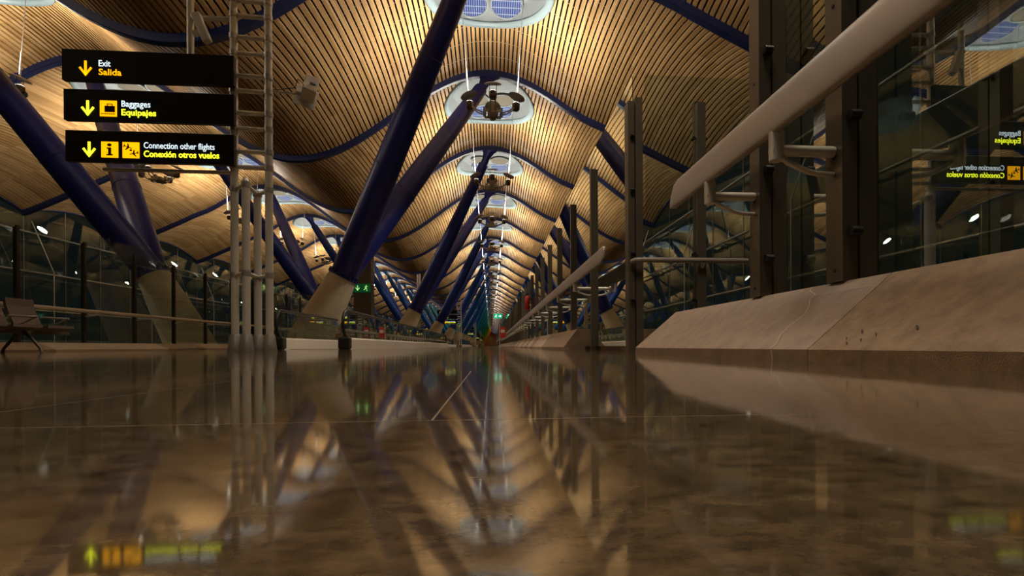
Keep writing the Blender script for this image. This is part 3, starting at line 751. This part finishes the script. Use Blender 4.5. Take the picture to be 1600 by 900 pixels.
# ------------------------------------------------------------------ moving walkways
def walkway(L):
    root = empty('moving_walkway'); W0, W1 = -0.95, 0.72
    m = MB(); m.box(W0 + 0.2, W1 - 0.2, 0.3, L - 0.3, 0.0, 0.008)
    for i in range(11): m.box(W0 + 0.22 + i * 0.095, W0 + 0.27 + i * 0.095, 0.4, L - 0.4, 0.008, 0.014)
    m.build('tread', M['tube'], root)
    for x in (W0, W1):
        m = MB(); m.prism([(x - 0.14, 0), (x - 0.14, 0.19), (x - 0.12, 0.205), (x - 0.145, 0.21), (x - 0.145, 0.27), (x - 0.08, 0.31), (x + 0.08, 0.31), (x + 0.145, 0.27), (x + 0.145, 0.0)], 'y', 0.15, L - 0.15)
        m.build('skirt', M['white_metal'], root)
        m = MB(); m.box(x - 0.006, x + 0.006, 0.1, L - 0.1, 0.31, 1.0); m.build('glass_pane', M['glass'], root)
        pts = [(x, 0.28, 0.33), (x, 0.12, 0.38), (x, 0.0, 0.50), (x, -0.04, 0.64), (x, 0.0, 0.85), (x, 0.12, 0.98), (x, 0.30, 1.03)]
        pts = pts + [(x, L - p[1], p[2]) for p in reversed(pts)]
        m = MB(); m.tube(pts, 0.042, 10); m.build('handrail', M['rubber'], root)
        for y in (0.0, L - 0.28):
            m = MB(); m.box(x - 0.15, x + 0.15, y, y + 0.28, 0.0, 0.33); o = m.build('newel_base', M['clamp'], root)
            bv = o.modifiers.new('bevel', 'BEVEL'); bv.width = 0.05; bv.segments = 3
    return root
wk = walkway(31.0)
for i, y in enumerate((13.9, 64.0, 117.0, 172.0)):
    o = wk if i == 0 else copy_tree(wk)
    o.location = (-4.55, y, 0)
    tag(o, ['glass-sided moving walkway with black newel, nearest, left of centre', 'second moving walkway, starting beside the small second sign tower',
            'third moving walkway, far down the hall', 'most distant moving walkway at the vanishing point'][i], 'moving walkway', 'moving walkways')

# ------------------------------------------------------------------ service pillar, ladder mast, downpipe, exit signs, red things
def running_man(root, x, z, s, y, m, fl=1):
    ps = [shape([(math.cos(2 * PI * k / 10) * 0.13 + 0.1, math.sin(2 * PI * k / 10) * 0.13 + 0.75) for k in range(10)], x, z, s, 0, fl),
          shape([(0.05, 0.58), (0.25, 0.5), (0.1, -0.05), (-0.15, 0.0)], x, z, s, 0, fl), shape([(0.1, 0.0), (-0.12, 0.05), (-0.25, -0.45), (-0.6, -0.5), (-0.6, -0.35), (-0.35, -0.32)], x, z, s, 0, fl),
          shape([(-0.1, 0.05), (0.1, 0.05), (0.35, -0.3), (0.3, -0.8), (0.15, -0.8), (0.2, -0.35)], x, z, s, 0, fl), shape([(0.1, 0.5), (0.5, 0.25), (0.55, 0.35), (0.2, 0.6)], x, z, s, 0, fl), shape([(0.1, 0.55), (-0.3, 0.4), (-0.35, 0.1), (-0.25, 0.1), (-0.2, 0.32), (0.1, 0.42)], x, z, s, 0, fl)]
    return flat(root, 'pictogram', ps, m, y)
pl = empty('service_pillar', (-7.0, 29.5, 0)); tag(pl, 'dark grey service pillar behind the walkway carrying a green exit sign', 'pillar')
m = MB(); m.prism([(-0.46 + 0.1 * (1 - math.cos(0)), -0.4), (0.46, -0.4), (0.46, 0.4), (-0.46, 0.4)], 'z', 0, 4.4); m.box(-0.47, 0.47, -0.41, 0.41, 3.0, 3.03); m.build('shaft', M['pillar'], pl)
m = MB(); m.box(-0.46, 0.46, -0.4, 0.4, 4.43, 5.15); m.box(-0.40, 0.40, -0.34, 0.34, 4.4, 4.43); m.build('head', M['pillar'], pl)
for sx in (-0.14, 0.12):
    m = MB(); m.tube([(sx, -0.40, 4.75), (sx, -0.50, 4.72), (sx, -0.58, 4.70)], [0.10, 0.11, 0.09], 12); m.build('nozzle', M['steel'], pl)
ex = empty('exit_sign', (-7.0, 29.02, 3.05)); tag(ex, 'dark green exit sign with arrow and running figure on the service pillar', 'exit sign')
m = MB(); m.box(-0.45, 0.45, -0.03, 0.06, 0.0, 0.46); m.build('panel', M['exit_dark'], ex)
YF_old = YF
arrow(ex, -0.22, 0.23, 0.14, M['exit_lime']); running_man(ex, 0.22, 0.22, 0.2, YF - 0.004, M['exit_lime'])
hx = empty('exit_sign', (0.95, 69.0, 3.75)); tag(hx, 'bright green exit sign hanging over the far end of the hall', 'exit sign')
m = MB(); m.box(-0.56, 0.56, -0.03, 0.06, 0.0, 0.62); m.build('panel', M['exit_green'], hx)
arrowp = [(0.08, 0.26), (0.28, 0.26), (0.28, 0.14), (0.48, 0.31), (0.28, 0.48), (0.28, 0.36), (0.08, 0.36)]
flat(hx, 'arrow', [arrowp], M['lit_white']); running_man(hx, -0.26, 0.31, 0.26, YF - 0.004, M['lit_white'])
for s in (-0.45, 0.45):
    m = MB(); m.tube([(s, 0.015, 0.6), (s, 0.015, zb(0.95) - 3.75 + 0.6)], 0.012, 5); m.build('hanging_rod', M['cable'], hx)
lm = empty('ladder_mast', (-8.15, 29.6, 0)); tag(lm, 'narrow steel ladder mast left of the dark service pillar', 'mast')
for s in (-0.2, 0.2):
    m = MB(); m.tube([(s, 0, 0), (s, 0, 4.3)], 0.045, 8); m.build('pole', M['tube'], lm)
for i in range(14):
    m = MB(); m.tube([(-0.2, 0, 0.4 + 0.29 * i), (0.2, 0, 0.4 + 0.29 * i)], 0.026, 8); m.build('rung', M['steel'], lm)
dp = empty('downpipe', (-8.5, 62.5, 0)); tag(dp, 'tall pale round downpipe from roof valley to floor', 'pipe')
m = MB(); m.tube([(0, 0, 0), (0, 0, zb(-8.5) + 0.4)], 0.22, 14); m.build('pipe', M['concrete'], dp)
m = MB(); m.tube([(0, 0, 0), (0, 0, 0.12)], 0.3, 14); m.build('foot', M['concrete'], dp)
fe = empty('fire_extinguisher', (1.36, 19.3, 1.42)); tag(fe, 'red fire extinguisher high on a post of the right glass screen', 'fire extinguisher')
m = MB(); m.tube([(0, 0, 0), (0, 0, 0.03), (0, 0, 0.42), (0, 0, 0.48), (0, 0, 0.53)], [0.085, 0.095, 0.095, 0.07, 0.03], 16); m.build('cylinder', M['red'], fe)
m = MB(); m.box(-0.04, 0.04, -0.03, 0.03, 0.53, 0.60); m.tube([(0, 0, 0.6), (0.06, -0.08, 0.63)], 0.012, 6); m.build('valve', M['clamp'], fe)
m = MB(); m.tube([(-0.03, -0.02, 0.57), (-0.13, -0.03, 0.5), (-0.12, -0.02, 0.25)], 0.012, 6); m.build('hose', M['rubber'], fe)
m = MB(); m.box(-0.03, 0.12, -0.05, 0.05, 0.1, 0.14); m.build('bracket', M['clamp'], fe)
rs = empty('information_stand', (0.83, 42.0, 0)); tag(rs, 'small red box on a thin post at the far right of the floor', 'stand')
m = MB(); m.tube([(-0.12, 0, 0), (-0.12, 0, 1.85)], 0.03, 8); m.tube([(-0.12, 0, 0), (-0.12, 0, 0.04)], 0.18, 12); m.build('post', M['tube'], rs)
m = MB(); m.box(-0.08, 0.36, -0.06, 0.1, 0.75, 1.62); m.build('red_box', M['red'], rs)
m = MB(); m.box(-0.02, 0.28, -0.075, -0.06, 1.15, 1.4); m.build('white_plate', M['white_metal'], rs)

# ------------------------------------------------------------------ beam seating at left
def seating():
    root = empty('beam_seating', (-7.45, 9.65, 0)); tag(root, 'row of taupe airport seats at the left edge of the photo', 'seating')
    m = MB(); m.box(-0.05, 0.03, -3.4, 0.2, 0.30, 0.36); m.build('beam', M['post'], root)
    for i in range(5):
        y0 = -0.30 - i * 0.62; 
        s = MB(); n = 10; pts = []
        for q in range(n + 1):
            t = q / n; pts.append((-0.24 + 0.52 * t, 0.40 + 0.045 * t * t - 0.02 * math.sin(PI * t)))
        poly = pts + [(p[0], p[1] - 0.045) for p in reversed(pts)]
        s.prism(poly, 'y', y0 - 0.26, y0 + 0.26); o = s.build('seat', M['seat'], root)
        b = MB(); pts = [(-0.22, 0.42), (-0.27, 0.55), (-0.32, 0.66), (-0.355, 0.78), (-0.37, 0.90)]
        poly = pts + [(p[0] - 0.04, p[1] - 0.005) for p in reversed(pts)]
        b.prism(poly, 'y', y0 - 0.26, y0 + 0.26); b.box(-0.325, -0.312, y0 - 0.262, y0 + 0.262, 0.645, 0.65); b.build('backrest', M['seat'], root)
    for i in range(6):
        y = 0.0 - i * 0.62 + 0.01
        a = MB(); a.tube([(-0.18, y, 0.42), (-0.02, y, 0.50), (0.12, y, 0.57)], 0.014, 6); a.tube([(-0.28, y, 0.60), (0.16, y, 0.575)], 0.018, 8); a.build('armrest', M['steel'], root)
    for y in (-0.70, -3.1):
        for s in (-1, 1):
            l = MB(); l.tube([(s * 0.02, y, 0.33), (s * 0.12, y, 0.25), (s * 0.27, y, 0.07), (s * 0.29, y, 0.0)], [0.035, 0.028, 0.022, 0.026], 8); l.build('leg', M['post'], root)
    return root
seating()
